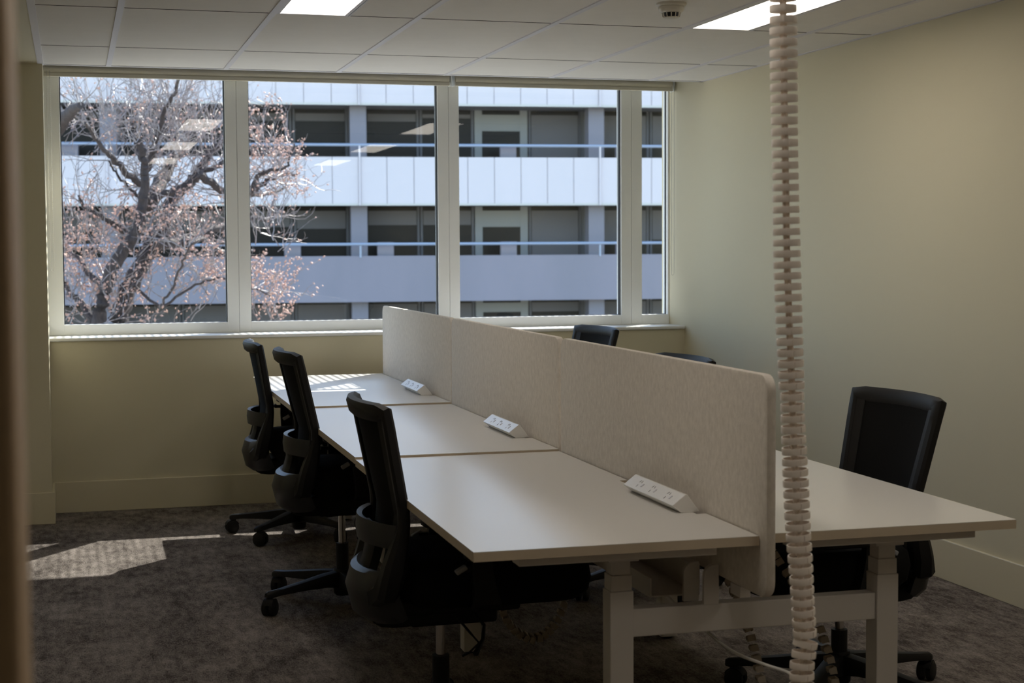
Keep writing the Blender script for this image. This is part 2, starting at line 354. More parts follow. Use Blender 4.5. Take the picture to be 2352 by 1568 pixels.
# ================================================================== DESK CLUSTER
S = 1.10
O = Vector((1.4192 * S, 3.0479 * S, 0)); DA = -0.0133
ZT = 1.4 - 0.6151 * S       # 0.7234
ZTOP = 1.4 - 0.2684 * S     # screen top 1.105
DL = 1.645; TH = 0.023
def dk(u, v, z=0.0):
    c, s_ = math.cos(DA), math.sin(DA)
    return (O.x + u * c - v * s_, O.y + u * s_ + v * c, z)
names_ = ['nearest the camera', 'in the middle of its row', 'at the window end']
pos = ['front', 'middle', 'window-end']
for side in (-1, 1):
    for k in range(3):
        w_ = 0.699 if side < 0 else 0.665
        u0 = -0.0 if side < 0 else 0.030
        lab = ['left front white desk, nearest the camera', 'left middle white desk of the bench row', 'left far white desk, its end by the window wall'][k] if side < 0 else ['right front white desk, behind the hanging cable spine', 'right middle white desk, hidden behind the felt screens', 'right far white desk by the window wall'][k]
        zo = (-0.004, 0.0025, 0.0095)[k] if side < 0 else 0.0
        t = thing('desk', dk(u0, k * DL + 0.0, zo), DA, lab, 'desk', 'white bench desks')
        # desktop polygon with the cable notch at the screen side; local x away from screen = side
        L_ = DL - 0.010 if k < 2 else DL + 0.045
        n0, n1, nd = 0.33, 0.94, 0.026
        P = [(0, 0), (side * w_, 0), (side * w_, L_), (0, L_), (0, n1), (side * nd, n1), (side * nd, n0), (0, n0)]
        if side > 0: P = P[::-1]
        P = P[::-1]
        mb = MB(); mb.loft([[(x, y, ZT - TH) for x, y in P], [(x, y, ZT - 0.0012) for x, y in P]])
        mb.v = mb.v; o = mb.build('desktop_board', 'desk_edge', t)
        mb = MB(); mb.loft([[(x, y, ZT - 0.0012) for x, y in P], [(x, y, ZT) for x, y in P]]); mb.build('desktop', 'desk_white', t)
        # under-desk support bars near each end
        ua, ub = (0.093, 0.583) if side < 0 else (0.075, 0.572)
        for vv in (0.035, L_ - 0.095):
            MB().box((min(side * ua, side * ub), vv, ZT - TH - 0.024), (max(side * ua, side * ub), vv + 0.06, ZT - TH)).build('support_bar', 'metal_white', t, bevel=0.002)
        # cable tray under the screen side
        if side < 0:
            MB().box((-0.165, 0.30, 0.52), (-0.030, 1.45, 0.524)).box((-0.165, 0.30, 0.524), (-0.161, 1.45, 0.57)).box((-0.034, 0.30, 0.524), (-0.030, 1.45, 0.60)).build('cable_tray', 'metal_white', t)
            for vb in (0.33, 1.38):
                MB().box((-0.034, vb, 0.604), (-0.030, vb + 0.03, ZT - TH)).box((-0.060, vb, 0.600), (-0.030, vb + 0.03, 0.604)).build('tray_bracket', 'metal_white', t)
# leg frames shared under the cluster
frames = [('nearest the camera', 0.25), ('under the joint of front and middle desks', 1.83), ('under the joint of middle and far desks', 3.43), ('at the window end', 4.62)]
for q_, (nm, v) in enumerate(frames):
    t = thing('leg_frame', dk(0, v), DA, 'white metal leg frame ' + nm, 'desk frame', 'leg frames under the bench desks')
    for uc, nme in ((-0.268, 'l'), (0.462, 'r')):
        lg = MB()
        for (hw, hd, za, zb) in ((0.0305, 0.030, 0.008, 0.555), (0.0275, 0.027, 0.555, 0.595), (0.0245, 0.024, 0.595, 0.650)):
            lg.box((uc - hw, -hd, za), (uc + hw, hd, zb))
        lo = lg.build('leg', 'metal_white', t, bevel=0.002)
        MB().box((uc - 0.052, -0.045, 0.650), (uc + 0.062, 0.045, 0.662)).box((uc - 0.038, -0.034, 0.630), (uc + 0.044, 0.034, 0.650)).box((uc - 0.05, -0.03, 0.662), (uc + 0.05, 0.03, ZT - TH - 0.0045)).build('top_collar', 'metal_white', lo, bevel=0.002)
        MB().cyl((uc, 0, 0), 0.02, 0.008, 16).build('levelling_foot', 'chair_plastic', lo, smooth=True)
    MB().box((-0.2375, -0.022, 0.437), (0.4315, 0.022, 0.507)).build('crossbeam', 'metal_white', t, bevel=0.003)
    if q_ == 0:
        for (ux, yy) in ((-0.02, -0.018), (-0.055, 0.03)):
            pr = rrect(ux - 0.028, ux + 0.012, 0.507, 0.607, 0.028, 6, (0, 1, 0, 0))
            MB().loft([[(x, yy - 0.006, z) for x, z in pr], [(x, yy + 0.006, z) for x, z in pr]][::-1]).build('screen_bracket', 'metal_white', t)

# felt screens
SL = [(-0.035, 1.630), (1.658, 3.285), (3.299, 4.975)]
snm = ['nearest the camera, free rounded corner at its near end', 'in the middle of the row', 'at the window end, lit bluish by the window']
for k, (v0, v1) in enumerate(SL):
    t = thing('desk_screen', dk(0.0155, (v0 + v1) / 2, 0.0), DA, 'light beige felt desk screen ' + snm[k], 'desk screen', 'felt screens along the desk row')
    h = (v1 - v0) / 2; pr = rrect(-h, h, 0.572, ZTOP, 0.038, 8)
    pi_ = [(a * (1 - 0.004 / h), ZTOP - (ZTOP - b) * 1.0) for a, b in pr]
    T2 = 0.0120
    def inset(d): return rrect(-h + d, h - d, 0.572 + d, ZTOP - d, 0.038, 8)
    rings = [[(-T2, a, b) for a, b in inset(0.004)], [(-T2 + 0.0012, a, b) for a, b in inset(0.0012)], [(-T2 + 0.004, a, b) for a, b in inset(0)],
             [(T2 - 0.004, a, b) for a, b in inset(0)], [(T2 - 0.0012, a, b) for a, b in inset(0.0012)], [(T2, a, b) for a, b in inset(0.004)]]
    MB().loft(rings).build('felt_panel', 'screen_felt', t, smooth=True)
    for vv in (-h + 0.18, h - 0.18):
        MB().box((-0.0135, vv - 0.03, 0.545), (0.0135, vv + 0.03, 0.572)).build('clamp_foot', 'metal_white', t)

# power boxes on the left desks
for k, (yy, lab) in enumerate(((3.72, 'on the front desk'), (5.352, 'on the middle desk'), (7.004, 'on the window-end desk'))):
    v = yy - O.y - 0.012
    t = thing('power_box', dk(-0.007, v, ZT + (-0.004, 0.0025, 0.0095)[k]), DA, 'white wedge-shaped desktop power box with sockets ' + lab, 'power box', 'desktop power boxes')
    # profile in x-z (x negative = towards the sitter); the socket face CD leans back
    P = [(0.0, 0.0), (-0.052, 0.0), (-0.076, 0.020), (-0.040, 0.047), (-0.0345, 0.047)]
    Lp = 0.385
    MB().loft([[(x, 0, z) for x, z in P], [(x, Lp, z) for x, z in P]][::-1]).build('housing', 'plastic_white', t, bevel=0.0012)
    # socket slots on the slanted face
    A = Vector((-0.076, 0, 0.020)); B = Vector((-0.040, 0, 0.047)); d = (B - A).normalized(); nrm = Vector((-d.z, 0, d.x))
    mid = (A + B) / 2
    for sy in (0.085, 0.20, 0.30):
        so = MB()
        for (ds, dy, rot) in ((0.008, -0.007, 0.5), (0.008, 0.007, -0.5), (-0.009, 0.0, 0)):
            c_ = mid + d * ds + Vector((0, sy + dy, 0)) + nrm * 0.0002
            e1 = (d * math.cos(rot) + Vector((0, 1, 0)) * math.sin(rot)) * 0.0042; e2 = nrm.cross(e1).normalized() * 0.0011
            so.add([c_ - e1 - e2, c_ + e1 - e2, c_ + e1 + e2, c_ - e1 + e2] + [p + nrm * 0.0006 for p in (c_ - e1 - e2, c_ + e1 - e2, c_ + e1 + e2, c_ - e1 + e2)],
                   [(0, 1, 2, 3), (7, 6, 5, 4), (0, 4, 5, 1), (1, 5, 6, 2), (2, 6, 7, 3), (3, 7, 4, 0)])
        so.build('socket', 'socket_dark', t)
        c_ = mid + d * -0.002 + Vector((0, sy - 0.028, 0)) + nrm * 0.0002
        sw = MB(); e1 = d * 0.006; e2 = Vector((0, 0.004, 0)); q4 = [c_ - e1 - e2, c_ + e1 - e2, c_ + e1 + e2, c_ - e1 + e2]
        sw.add(q4 + [p + nrm * 0.001 for p in q4], [(0, 1, 2, 3), (7, 6, 5, 4), (0, 4, 5, 1), (1, 5, 6, 2), (2, 6, 7, 3), (3, 7, 4, 0)])
        sw.build('switch', 'tee_white', t)

# ================================================================== CHAIRS
def make_chair(name, loc, rz, dz, arm, base_rot, label, lean=0.26, arm_x=0.0):
    t = thing(name, loc, rz, label, 'chair', 'black mesh-back task chairs')
    # five-star base
    b = MB()
    b.lathe([(0.028, 0.030), (0.036, 0.040), (0.040, 0.118), (0.034, 0.136)], seg=20)
    tips = []
    for k in range(5):
        a = base_rot + 2 * PI * k / 5; ca, sa = math.cos(a), math.sin(a)
        rings = []
        for (r_, w2, zt, zb) in ((0.015, 0.027, 0.132, 0.062), (0.09, 0.027, 0.126, 0.074), (0.18, 0.023, 0.113, 0.076), (0.29, 0.019, 0.099, 0.074), (0.345, 0.017, 0.094, 0.068), (0.357, 0.010, 0.088, 0.070)):
            cr = [(-w2, zb), (-w2 * 1.0, (zt + zb) / 2), (-w2 * 0.75, zt - 0.004), (0, zt), (w2 * 0.75, zt - 0.004), (w2, (zt + zb) / 2), (w2, zb)]
            rings.append([(r_ * ca - q * sa, r_ * sa + q * ca, z) for q, z in cr])
        b.loft(rings)
        tips.append((0.335 * ca, 0.335 * sa, a))
    b.build('star_base', 'chair_plastic', t, smooth=True)
    for i, (cx, cy, a) in enumerate(tips):
        sw = a + 0.6 + i * 1.1; ox, oy = math.cos(sw), math.sin(sw)
        c = MB()
        c.cyl((cx, cy, 0.050), 0.009, 0.022, 10)
        hx, hy = cx + ox * 0.012, cy + oy * 0.012
        for sd_ in (-1, 1):
            n_ = Vector((-oy, ox, 0)) * sd_
            rings = []
            for off, r_ in ((0.006, 0.0295), (0.010, 0.031), (0.022, 0.031), (0.026, 0.026)):
                ctr = Vector((hx, hy, 0.031)) + n_ * off
                rings.append([tuple(ctr + Vector((ox, oy, 0)) * (r_ * math.cos(2 * PI * j / 18)) + Vector((0, 0, r_ * math.sin(2 * PI * j / 18)))) for j in range(18)])
            c.loft(rings)
        # hood between the wheels
        rings = []
        for off in (-0.020, 0.020):
            ctr = Vector((hx, hy, 0.033)) + Vector((-oy, ox, 0)) * off
            ring = [tuple(ctr + Vector((ox, oy, 0)) * (0.034 * math.cos(R(20 + 14 * j))) + Vector((0, 0, 0.034 * math.sin(R(20 + 14 * j))))) for j in range(11)]
            rings.append(ring)
        c.loft(rings)
        c.build('caster', 'chair_plastic', t, smooth=True)
    # gas lift
    MB().cyl((0, 0, 0.12), 0.0255, 0.09 + dz * 0.5, 20).build('lift_sleeve', 'chair_plastic', t, smooth=True)
    MB().cyl((0, 0, 0.12), 0.0140, 0.22 + dz, 20).build('gas_lift', 'chrome', t, smooth=True)
    Z = dz
    # mechanism
    me_ = MB().box((-0.16, -0.075, 0.300 + Z), (0.10, 0.075, 0.36 + Z)).box((-0.20, -0.11, 0.34 + Z), (0.16, 0.11, 0.39 + Z))
    me_.build('tilt_mechanism', 'chair_plastic', t, bevel=0.012)
    lv = MB().tube([(0.03, -0.07, 0.33 + Z), (0.035, -0.16, 0.315 + Z), (0.02, -0.20, 0.285 + Z), (-0.01, -0.235, 0.255 + Z)], [0.005, 0.005, 0.006, 0.009], 8)
    lv.build('lift_lever', 'chair_plastic', t, smooth=True)
    lp = MB().tube([(-0.03, -0.08, 0.33 + Z), (0.01, -0.10, 0.28 + Z), (0.035, -0.10, 0.25 + Z), (0.01, -0.085, 0.22 + Z), (-0.01, -0.08, 0.21 + Z)], 0.0038, 6)
    lp.build('control_cable', 'chair_plastic', t, smooth=True)
    # seat: rounded cushion, waterfall front
    n = 28; rings = []
    def srect(hx, hy, z, sx=0.0, e=0.32):
        out = []
        for j in range(n):
            a = 2 * PI * j / n; c_, s_ = math.cos(a), math.sin(a)
            out.append((sx + hx * math.copysign(abs(c_) ** e, c_), hy * math.copysign(abs(s_) ** e, s_), z - (0.030 * max(0, (c_ * hx) / hx - 0.55) ** 1.3 if z > 0.445 + Z else 0)))
        return out
    for (hx, hy, z, sx) in ((0.20, 0.17, 0.376, 0.03), (0.245, 0.215, 0.382, 0.045), (0.268, 0.236, 0.405, 0.05), (0.275, 0.245, 0.45, 0.05), (0.268, 0.240, 0.490, 0.05), (0.245, 0.22, 0.510, 0.045), (0.15, 0.14, 0.515, 0.03)):
        rings.append(srect(hx, hy, z + Z, sx))
    MB().loft(rings).build('seat_cushion', 'chair_fabric', t, smooth=True)
    # backrest frame: closed loop of section, concave towards the sitter
    def back_pt(y, z):
        # x of the back surface at width y, height z
        xk = -0.2514 + 0.29 * lean
        if z > 0.64: x = xk - (z - 0.64) * lean
        else: x = xk - (0.64 - z) ** 1.35 * 0.45
        return x - (0.045 - 0.025 * min(1, max(0, (0.60 - z) / 0.12))) * (1 - (y / 0.24) ** 2)
    loop = []
    TZ, BZ = 0.934, 0.430
    for j in range(13):
        y = -0.232 + 0.464 * j / 12; loop.append((y, TZ))
    for j in range(1, 13):
        z = TZ - (TZ - BZ) * j / 13; wdt = 0.232 - 0.047 * (TZ - z) / (TZ - BZ); loop.append((wdt, z))
    for j in range(0, 11):
        y = 0.18 - 0.36 * j / 10; loop.append((y, BZ - 0.03 * (1 - (y / 0.18) ** 2)))
    for j in range(12, 0, -1):
        z = TZ - (TZ - BZ) * j / 13; wdt = 0.232 - 0.047 * (TZ - z) / (TZ - BZ); loop.append((-wdt, z))
    pts = [Vector((back_pt(y, z), y, z + Z)) for y, z in loop]
    rings = []
    for i, p in enumerate(pts):
        tg = (pts[(i + 1) % len(pts)] - pts[i - 1]).normalized(); nx = Vector((1, 0, 0.25)).normalized(); sd_ = tg.cross(nx).normalized(); nx = sd_.cross(tg).normalized()
        y, z = loop[i]; topy = z > 0.90; lw = 0.025 if topy else (0.019 if z > 0.62 else 0.019 + min(0.62 - z, 0.12) * 0.12); dp = 0.016 if z > 0.62 else 0.016 + min(0.62 - z, 0.12) * 0.14
        sec = [(-1, -0.55), (-0.55, -1), (0.55, -1), (1, -0.55), (1, 0.55), (0.55, 1), (-0.55, 1), (-1, 0.55)]
        rings.append([tuple(p + sd_ * lw * a + nx * dp * b_) for a, b_ in sec])
    bf = MB().loft(rings, closed=True).build('back_frame', 'chair_plastic', t, smooth=True)
    # mesh panel in the frame
    mv = []; mf = []; NY, NZ = 13, 13
    for a in range(NZ + 1):
        z = 0.56 + (TZ - 0.005 - 0.56) * a / NZ; wd = 0.232 - 0.047 * (TZ - z) / (TZ - BZ) - 0.006
        for c in range(NY + 1):
            y = -wd + 2 * wd * c / NY; mv.append((back_pt(y, z) + 0.010, y, z + Z))
    k0 = len(mv); mv += [(x - 0.004, y, z) for x, y, z in mv]
    for a in range(NZ):
        for c in range(NY):
            i0 = a * (NY + 1) + c; q = (i0, i0 + 1, i0 + NY + 2, i0 + NY + 1); mf.append(q); mf.append(tuple(k0 + j for j in reversed(q)))
    MB().add(mv, mf).build('back_mesh', 'chair_mesh', t, smooth=True)
    # front-face border padding strips of the frame (the wide band around the mesh)
    for sgn in (-1, 1):
        rr = []
        for a in range(11):
            z = 0.575 + (TZ - 0.01 - 0.575) * a / 10; wd = 0.232 - 0.047 * (TZ - z) / (TZ - BZ)
            y1_, y0_ = sgn * (wd - 0.004), sgn * (wd - 0.052)
            rr.append([(back_pt(y1_, z) + 0.014, y1_, z + Z), (back_pt(y0_, z) + 0.014, y0_, z + Z), (back_pt(y0_, z) - 0.004, y0_, z + Z), (back_pt(y1_, z) - 0.004, y1_, z + Z)][::sgn])
        bb = MB().loft(rr); bb.build('side_border', 'chair_plastic', t)
    # lumbar band behind the mesh, looping round the spine
    bd = []
    for j in range(17):
        s_ = -1 + 2 * j / 16; y = 0.205 * s_; z = 0.588
        x = back_pt(y, 0.60) - 0.012 - 0.034 * (1 - s_ * s_) ** 0.8
        bd.append([(x + 0.008, y, z + 0.030 + Z), (x - 0.008, y, z + 0.034 + Z), (x - 0.012, y, z + Z), (x - 0.008, y, z - 0.034 + Z), (x + 0.008, y, z - 0.030 + Z)])
    MB().loft(bd).build('lumbar_band', 'chair_grey', t, smooth=True)
    # spine
    sp = []
    for (x, z, wy, th) in ((-0.262, 0.600, 0.070, 0.012), (-0.256, 0.565, 0.066, 0.016), (-0.252, 0.538, 0.060, 0.018), (-0.258, 0.510, 0.056, 0.018), (-0.272, 0.470, 0.060, 0.018), (-0.285, 0.42, 0.068, 0.018)):
        sp.append([(x + th, -wy, z + Z), (x + th, wy, z + Z), (x - th * 0.4, wy, z + Z), (x - th, wy * 0.6, z + Z), (x - th, -wy * 0.6, z + Z), (x - th * 0.4, -wy, z + Z)])
    MB().loft(sp).build('spine', 'chair_plastic', t, smooth=True)
    # lower bowl: bulging shell joining frame sides, running under the seat
    bw = []
    for j in range(17):
        s_ = -1 + 2 * j / 16; y = 0.185 * s_; q = (1 - s_ * s_) ** 0.7
        xo = -0.250 - 0.076 * q; tk = 0.030 + 0.022 * q
        zt = 0.490 - 0.010 * q; zb = 0.345 - 0.02 * q
        bw.append([(xo + tk, y, zt - 0.004 + Z), (xo + tk * 0.6, y, zt + 0.002 + Z), (xo + 0.012, y, zt - 0.008 + Z), (xo - 0.004, y, (zt + zb) / 2 + 0.016 + Z), (xo + 0.014, y, zb + 0.022 + Z), (xo + 0.045, y, zb + Z), (xo + tk + 0.03, y, zb + 0.01 + Z), (xo + tk + 0.006, y, (zt + zb) / 2 + Z)])
    MB().loft(bw).build('lower_bowl', 'chair_grey', t, smooth=True)
    br = []
    for (x, z, wy, th) in ((-0.275, 0.352, 0.10, 0.022), (-0.250, 0.338, 0.105, 0.022), (-0.215, 0.332, 0.10, 0.022), (-0.17, 0.330, 0.09, 0.022), (-0.10, 0.330, 0.08, 0.020)):
        br.append([(x, -wy, z - th + Z), (x, wy, z - th + Z), (x + 0.01, wy, z + th + Z), (x + 0.01, -wy, z + th + Z)])
    MB().loft(br).build('back_bracket', 'chair_plastic', t, smooth=True, bevel=0.006)
    # armrests
    for sgn in (-1, 1):
        y = sgn * 0.272; AX = arm_x; ztp = min(0.536 + arm + Z, 0.652); H0 = 0.385 + Z
        u = MB(); rr = []
        for (x, f, wx, ty, yo) in ((0.00, 0.04, 0.030, 0.012, -0.06), (0.01, 0.0, 0.036, 0.016, -0.02), (0.015, 0.12, 0.038, 0.016, 0.0), (0.008, 0.4, 0.033, 0.016, 0.0), (0.0, 0.75, 0.030, 0.015, 0.0), (0.0, 1.0, 0.028, 0.014, 0.0)):
            yy = sgn * (0.272 + yo); z = H0 + (ztp - H0) * f
            rr.append([(x + AX - wx, yy - ty, z), (x + AX + wx, yy - ty, z), (x + AX + wx, yy + ty, z), (x + AX - wx, yy + ty, z)])
        u.loft(rr); uo = u.build('arm_upright', 'chair_plastic', t, bevel=0.006)
        zb_ = ztp - 0.022
        hb = MB().box((-0.017, -0.010, -0.007), (0.017, 0.010, 0.007)).build('height_button', 'grey_button', uo, bevel=0.003, loc=(-0.062 + AX, y + sgn * 0.010, zb_)); hb.rotation_euler = (0, -0.5, 0)
        MB().box((-0.058 + AX, y - 0.007, zb_ - 0.008), (-0.02 + AX, y + 0.007, zb_ + 0.006)).build('button_arm', 'chair_plastic', uo)
        pd = MB(); rr = []
        for (dz_, ins) in ((0.0, 0.010), (0.006, 0.002), (0.018, 0.0), (0.026, 0.006)):
            rr.append([(x + AX, yq, ztp + dz_) for x, yq in rrect(-0.05 + ins, 0.19 - ins, y - 0.042 + ins, y + 0.042 - ins, 0.03, 5)])
        pd.loft(rr).build('arm_pad', 'chair_plastic', t, smooth=True)
    for ch in t.children:      # hub at the origin, the upper part sits a little forward of it
        if not ch.name.startswith(('star_base', 'caster', 'lift_sleeve', 'gas_lift')):
            ch.location.x += 0.055 + (0.03 if ch.name.startswith('seat_cushion') else 0)
    return t

make_chair('task_chair', (1.017, 4.36, 0), 0.0, 0.024, -0.010, R(150), 'black task chair at the left front desk, nearest the camera', 0.215)
make_chair('task_chair', (1.020, 6.09, 0), 0.02, 0.058, 0.015, R(204), 'black task chair at the left middle desk, middle one of the three', 0.265, -0.03)
make_chair('task_chair', (1.063, 7.63, 0), -0.02, 0.008, 0.092, R(156), 'black task chair at the left far desk, closest to the window wall', 0.20, -0.08)
make_chair('task_chair', (2.307, 4.36, 0), PI + 0.06, -0.012, 0.0, R(-176), 'black task chair at the right front desk, mesh back facing the camera')
make_chair('task_chair', (2.250, 5.98, 0), PI + 0.10, 0.001, 0.0, R(20), 'black task chair behind the near felt screen, only its top edge showing')
make_chair('task_chair', (2.553, 7.98, 0), PI + 0.14, 0.026, 0.0, R(50), 'black task chair by the window sill, its back rising above the felt screens')

# ================================================================== CABLE SPINE hanging from the ceiling in front
t = thing('cable_spine', (1.47, 3.0, 0), 0, 'white segmented cable spine hanging from the ceiling to the floor in front of the desks', 'cable spine')
def vertebra():
    mb = MB(); seg = 28; a, b = 0.0285, 0.0235; h = 0.0155
    def el(k, z): return [(a * k * math.cos(2 * PI * i / seg), b * k * math.sin(2 * PI * i / seg), z) for i in range(seg)]
    mb.loft([el(1.0, 0.001), el(1.02, 0.004), el(1.02, h - 0.002), el(1.0, h), el(0.92, h), el(0.90, 0.006), el(0.25, 0.005)], cap=True)
    mb.lathe([(0.0075, -0.0085), (0.0075, 0.004)], seg=12)
    mb.box((-0.004, -b * 1.05 - 0.0008, 0.0025), (-0.0032, -b * 0.97, h - 0.0015))
    mb.add([(0.6 * a * 1, -b * 0.84, 0.002), (0.66 * a, -b * 0.81, 0.002), (0.66 * a, -b * 0.81, h - .001), (0.6 * a, -b * 0.84, h - .001)], [(0, 1, 2, 3)])
    return mb
px = [(1.92, 1.447), (1.649, 1.452), (1.374, 1.459), (1.189, 1.467), (1.003, 1.476), (0.814, 1.487), (0.625, 1.501), (0.565, 1.505), (0.525, 1.503), (0.50, 1.4985), (0.25, 1.497), (0.0, 1.50)]
def xat(z):
    if z >= px[0][0]: return px[0][1] - (z - 1.92) * 0.02
    for (za, xa), (zb, xb) in zip(px[:-1], px[1:]):
        if zb <= z <= za: return xb + (xa - xb) * (z - zb) / (za - zb)
    return px[-1][1]
vo = None; z = 0.03; k = 0
P0 = 0.0233
while z < ZC - 0.03:
    x = xat(z); slope = (xat(z + 0.02) - xat(z - 0.02)) / 0.04
    if vo is None: vo = vertebra().build('vertebra', 'spine_white', t, smooth=True); c = vo
    else: c = vo.copy(); COL.objects.link(c); c.parent = t
    c.location = (x - 1.47, 0, z); c.rotation_euler = (0.012 * math.sin(k * 0.7), slope, 0.25 * math.sin(k * 0.31) + (0.35 if z < 1.1 else -0.1))
    if 0.527 < z < 0.551: c.rotation_euler = (0.10, 0.24, 0.3)
    z += P0; k += 1
MB().lathe([(0.055, 0.0), (0.055, 0.008), (0.03, 0.014), (0.012, 0.028)]).build('floor_plate', 'spine_white', t, smooth=True, loc=(0.03, 0, 0))
MB().lathe([(0.034, ZC - 0.03), (0.045, ZC - 0.012), (0.045, ZC - 0.004)]).build('ceiling_cup', 'spine_white', t, smooth=True, loc=(-0.032, 0, 0))
MB().tube([(xat(q_ * 0.05) - 1.47, 0.002, q_ * 0.05) for q_ in range(0, 47)], 0.0052, 8).build('cable_core', 'spine_white', t, smooth=True)

# white power cord from the desk into the spine
def smooth_path(P, n=10):
    P = [Vector(p) for p in P]; D = []
    for i in range(len(P) - 1):
        a, b, c, d = P[max(i - 1, 0)], P[i], P[i + 1], P[min(i + 2, len(P) - 1)]
        for s_ in range(n):
            u = s_ / n; D.append(0.5 * ((2 * b) + (c - a) * u + (2 * a - 5 * b + 4 * c - d) * u * u + (3 * b - a - 3 * c + d) * u ** 3))
    return D + [P[-1]]
o = MB().tube(smooth_path([(1.46, 3.92, 0.52), (1.50, 3.85, 0.49), (1.576, 3.70, 0.405), (1.570, 3.52, 0.398), (1.548, 3.30, 0.425), (1.522, 3.12, 0.455), (1.497, 3.012, 0.468)]), 0.0042, 8)
o = o.build('extension_lead', 'plastic_white', smooth=True); tag(o, 'white power lead curving from under the crossbeam into the cable spine', 'cable')

# flexible cable chains under the desks
def cable_chain(name, pts, label, wdt=0.046):
    t = thing(name, (pts[0][0], pts[0][1], 0), 0, label, 'cable chain', 'cable chains under the desks')
    base = Vector((pts[0][0], pts[0][1], 0)); P = [Vector(p) - base for p in pts]
    # dense resample (Catmull-Rom)
    D = []
    for i in range(len(P) - 1):
        a, b, c, d = P[max(i - 1, 0)], P[i], P[i + 1], P[min(i + 2, len(P) - 1)]
        for s_ in range(12):
            u = s_ / 12; D.append(0.5 * ((2 * b) + (c - a) * u + (2 * a - 5 * b + 4 * c - d) * u * u + (3 * b - a - 3 * c + d) * u ** 3))
    D.append(P[-1]); out = [D[0]]; acc = 0
    for i in range(1, len(D)):
        acc += (D[i] - D[i - 1]).length
        if acc >= 0.019: out.append(D[i]); acc = 0
    cen = sum(out, Vector()) / len(out)
    for i in range(len(out) - 1):
        p = out[i]; tg = (out[i + 1] - p).normalized(); side_ = Vector((0.25, 1, 0)).normalized(); nr = tg.cross(side_).normalized(); side_ = nr.cross(tg)
        if nr.dot(cen - p) < 0: nr = -nr
        mb = MB(); hl = 0.0085
        def bx(a0, a1, s0, s1, n0, n1):
            v = [p + tg * a + side_ * s_ + nr * n_ for n_ in (n0, n1) for (a, s_) in ((a0, s0), (a1, s0), (a1, s1), (a0, s1))]
            mb.add(v, [(0, 3, 2, 1), (4, 5, 6, 7), (0, 1, 5, 4), (1, 2, 6, 5), (2, 3, 7, 6), (3, 0, 4, 7)])
        bx(-hl, hl + .001, -wdt / 2, wdt / 2, -0.010, -0.007)
        bx(-hl, hl * 1.0, -wdt / 2, -wdt / 2 + 0.004, -0.008, 0.010); bx(-hl, hl * 1.0, wdt / 2 - 0.004, wdt / 2, -0.008, 0.010)
        bx(-hl * 0.7, hl * 0.4, -wdt / 2 + 0.001, wdt / 2 - 0.001, 0.007, 0.012)
        mb.build('link', 'chain_grey', t)
    return t
cable_chain('cable_chain', [(1.50, 4.70, 0.60), (1.512, 4.70, 0.42), (1.510, 4.70, 0.29), (1.470, 4.70, 0.195), (1.400, 4.70, 0.158), (1.325, 4.70, 0.205), (1.292, 4.70, 0.30), (1.30, 4.72, 0.48), (1.33, 4.75, 0.53)],
            'grey cable chain looping down under the front left desk, behind the chair')
cable_chain('cable_chain', [(1.635, 3.95, 0.68), (1.72, 3.9, 0.50), (1.752, 3.82, 0.36), (1.775, 3.78, 0.20), (1.79, 3.76, 0.02)],
            'grey cable chain dropping behind the crossbeam, left of the hanging cable spine', 0.045)
cable_chain('cable_chain', [(1.80, 3.98, 0.68), (1.90, 3.9, 0.50), (1.952, 3.82, 0.38), (1.985, 3.78, 0.22), (2.0, 3.76, 0.02)],
            'grey cable chain dropping behind the crossbeam, right of the hanging cable spine', 0.045)

# ================================================================== OUTSIDE
YG = -7.0
MB().box((-60, 9.3, YG - 0.2), (90, 80, YG)).build('ground', 'asphalt', kind='structure')
FA = 0.12
T_ = thing('office_building', (0, 48.0, YG), -FA, 'long white banded office building across the street with recessed windows and handrails', 'building')
zf = lambda z: z - YG
t0, t1 = -14.0, 31.4
PITCH = 7.49; C0 = 1.115
cols_t = [C0 + PITCH * k for k in range(-2, 5)]
bands = [(5.85, 7.35, 'facade_white'), (2.80, 4.28, 'facade_white'), (-0.15, 1.26, 'facade_grey'), (-3.15, -1.70, 'facade_grey'), (8.9, 10.4, 'facade_white')]
# core and slabs
MB().box((t0, 1.75, 0), (t1, 14, zf(10.4))).build('core', 'soffit', T_)
for (za, zb, mt) in bands:
    MB().box((t0, 0.12, zf(za) + 0.02), (t1, 1.749, zf(za) + 0.28)).build('floor_slab', 'soffit', T_)
    for c in cols_t:
        for s_ in range(9):
            a = c + s_ * PITCH / 9 + 0.012; b = c + (s_ + 1) * PITCH / 9 - 0.012
            if s_ == 0: a += 0.03
            if s_ == 8: b -= 0.03
            if a > t1: continue
            if mt == 'facade_white': MB().box((a, 0.0, zf(za) + 0.07), (b, 0.06, zf(zb))).build('cladding_panel', mt, T_)
    if mt == 'facade_white':
        MB().box((t0, 0.03, zf(za) + 0.07), (t1, 0.119, zf(zb) - 0.01)).build('backing', 'joint_grey', T_)
        MB().box((t0, -0.01, zf(za)), (t1, 0.12, zf(za) + 0.068)).build('drip_edge', 'facade_capping', T_)
    else:
        MB().box((t0, 0.0, zf(za)), (t1, 0.119, zf(zb))).build('parapet', mt, T_)
    for c in cols_t:
        if mt == 'facade_white': MB().cyl((c, -0.06, zf(za)), 0.03, zb - za + 0.35, 10).build('rail_post', 'facade_white', T_)
        else: MB().cyl((c, -0.02, zf(zb) - 0.05), 0.03, 0.40, 10).build('rail_post', 'rail_blue', T_)
for zr in (4.28, 1.26, -1.70):
    MB().tube([(t0, -0.05, zf(zr) + 0.36), (t1, -0.05, zf(zr) + 0.36)], 0.045, 10).build('handrail', 'rail_blue', T_)
rows = [(4.28, 5.85), (1.26, 2.80), (-1.70, -0.15)]
rnd = random.Random(3)
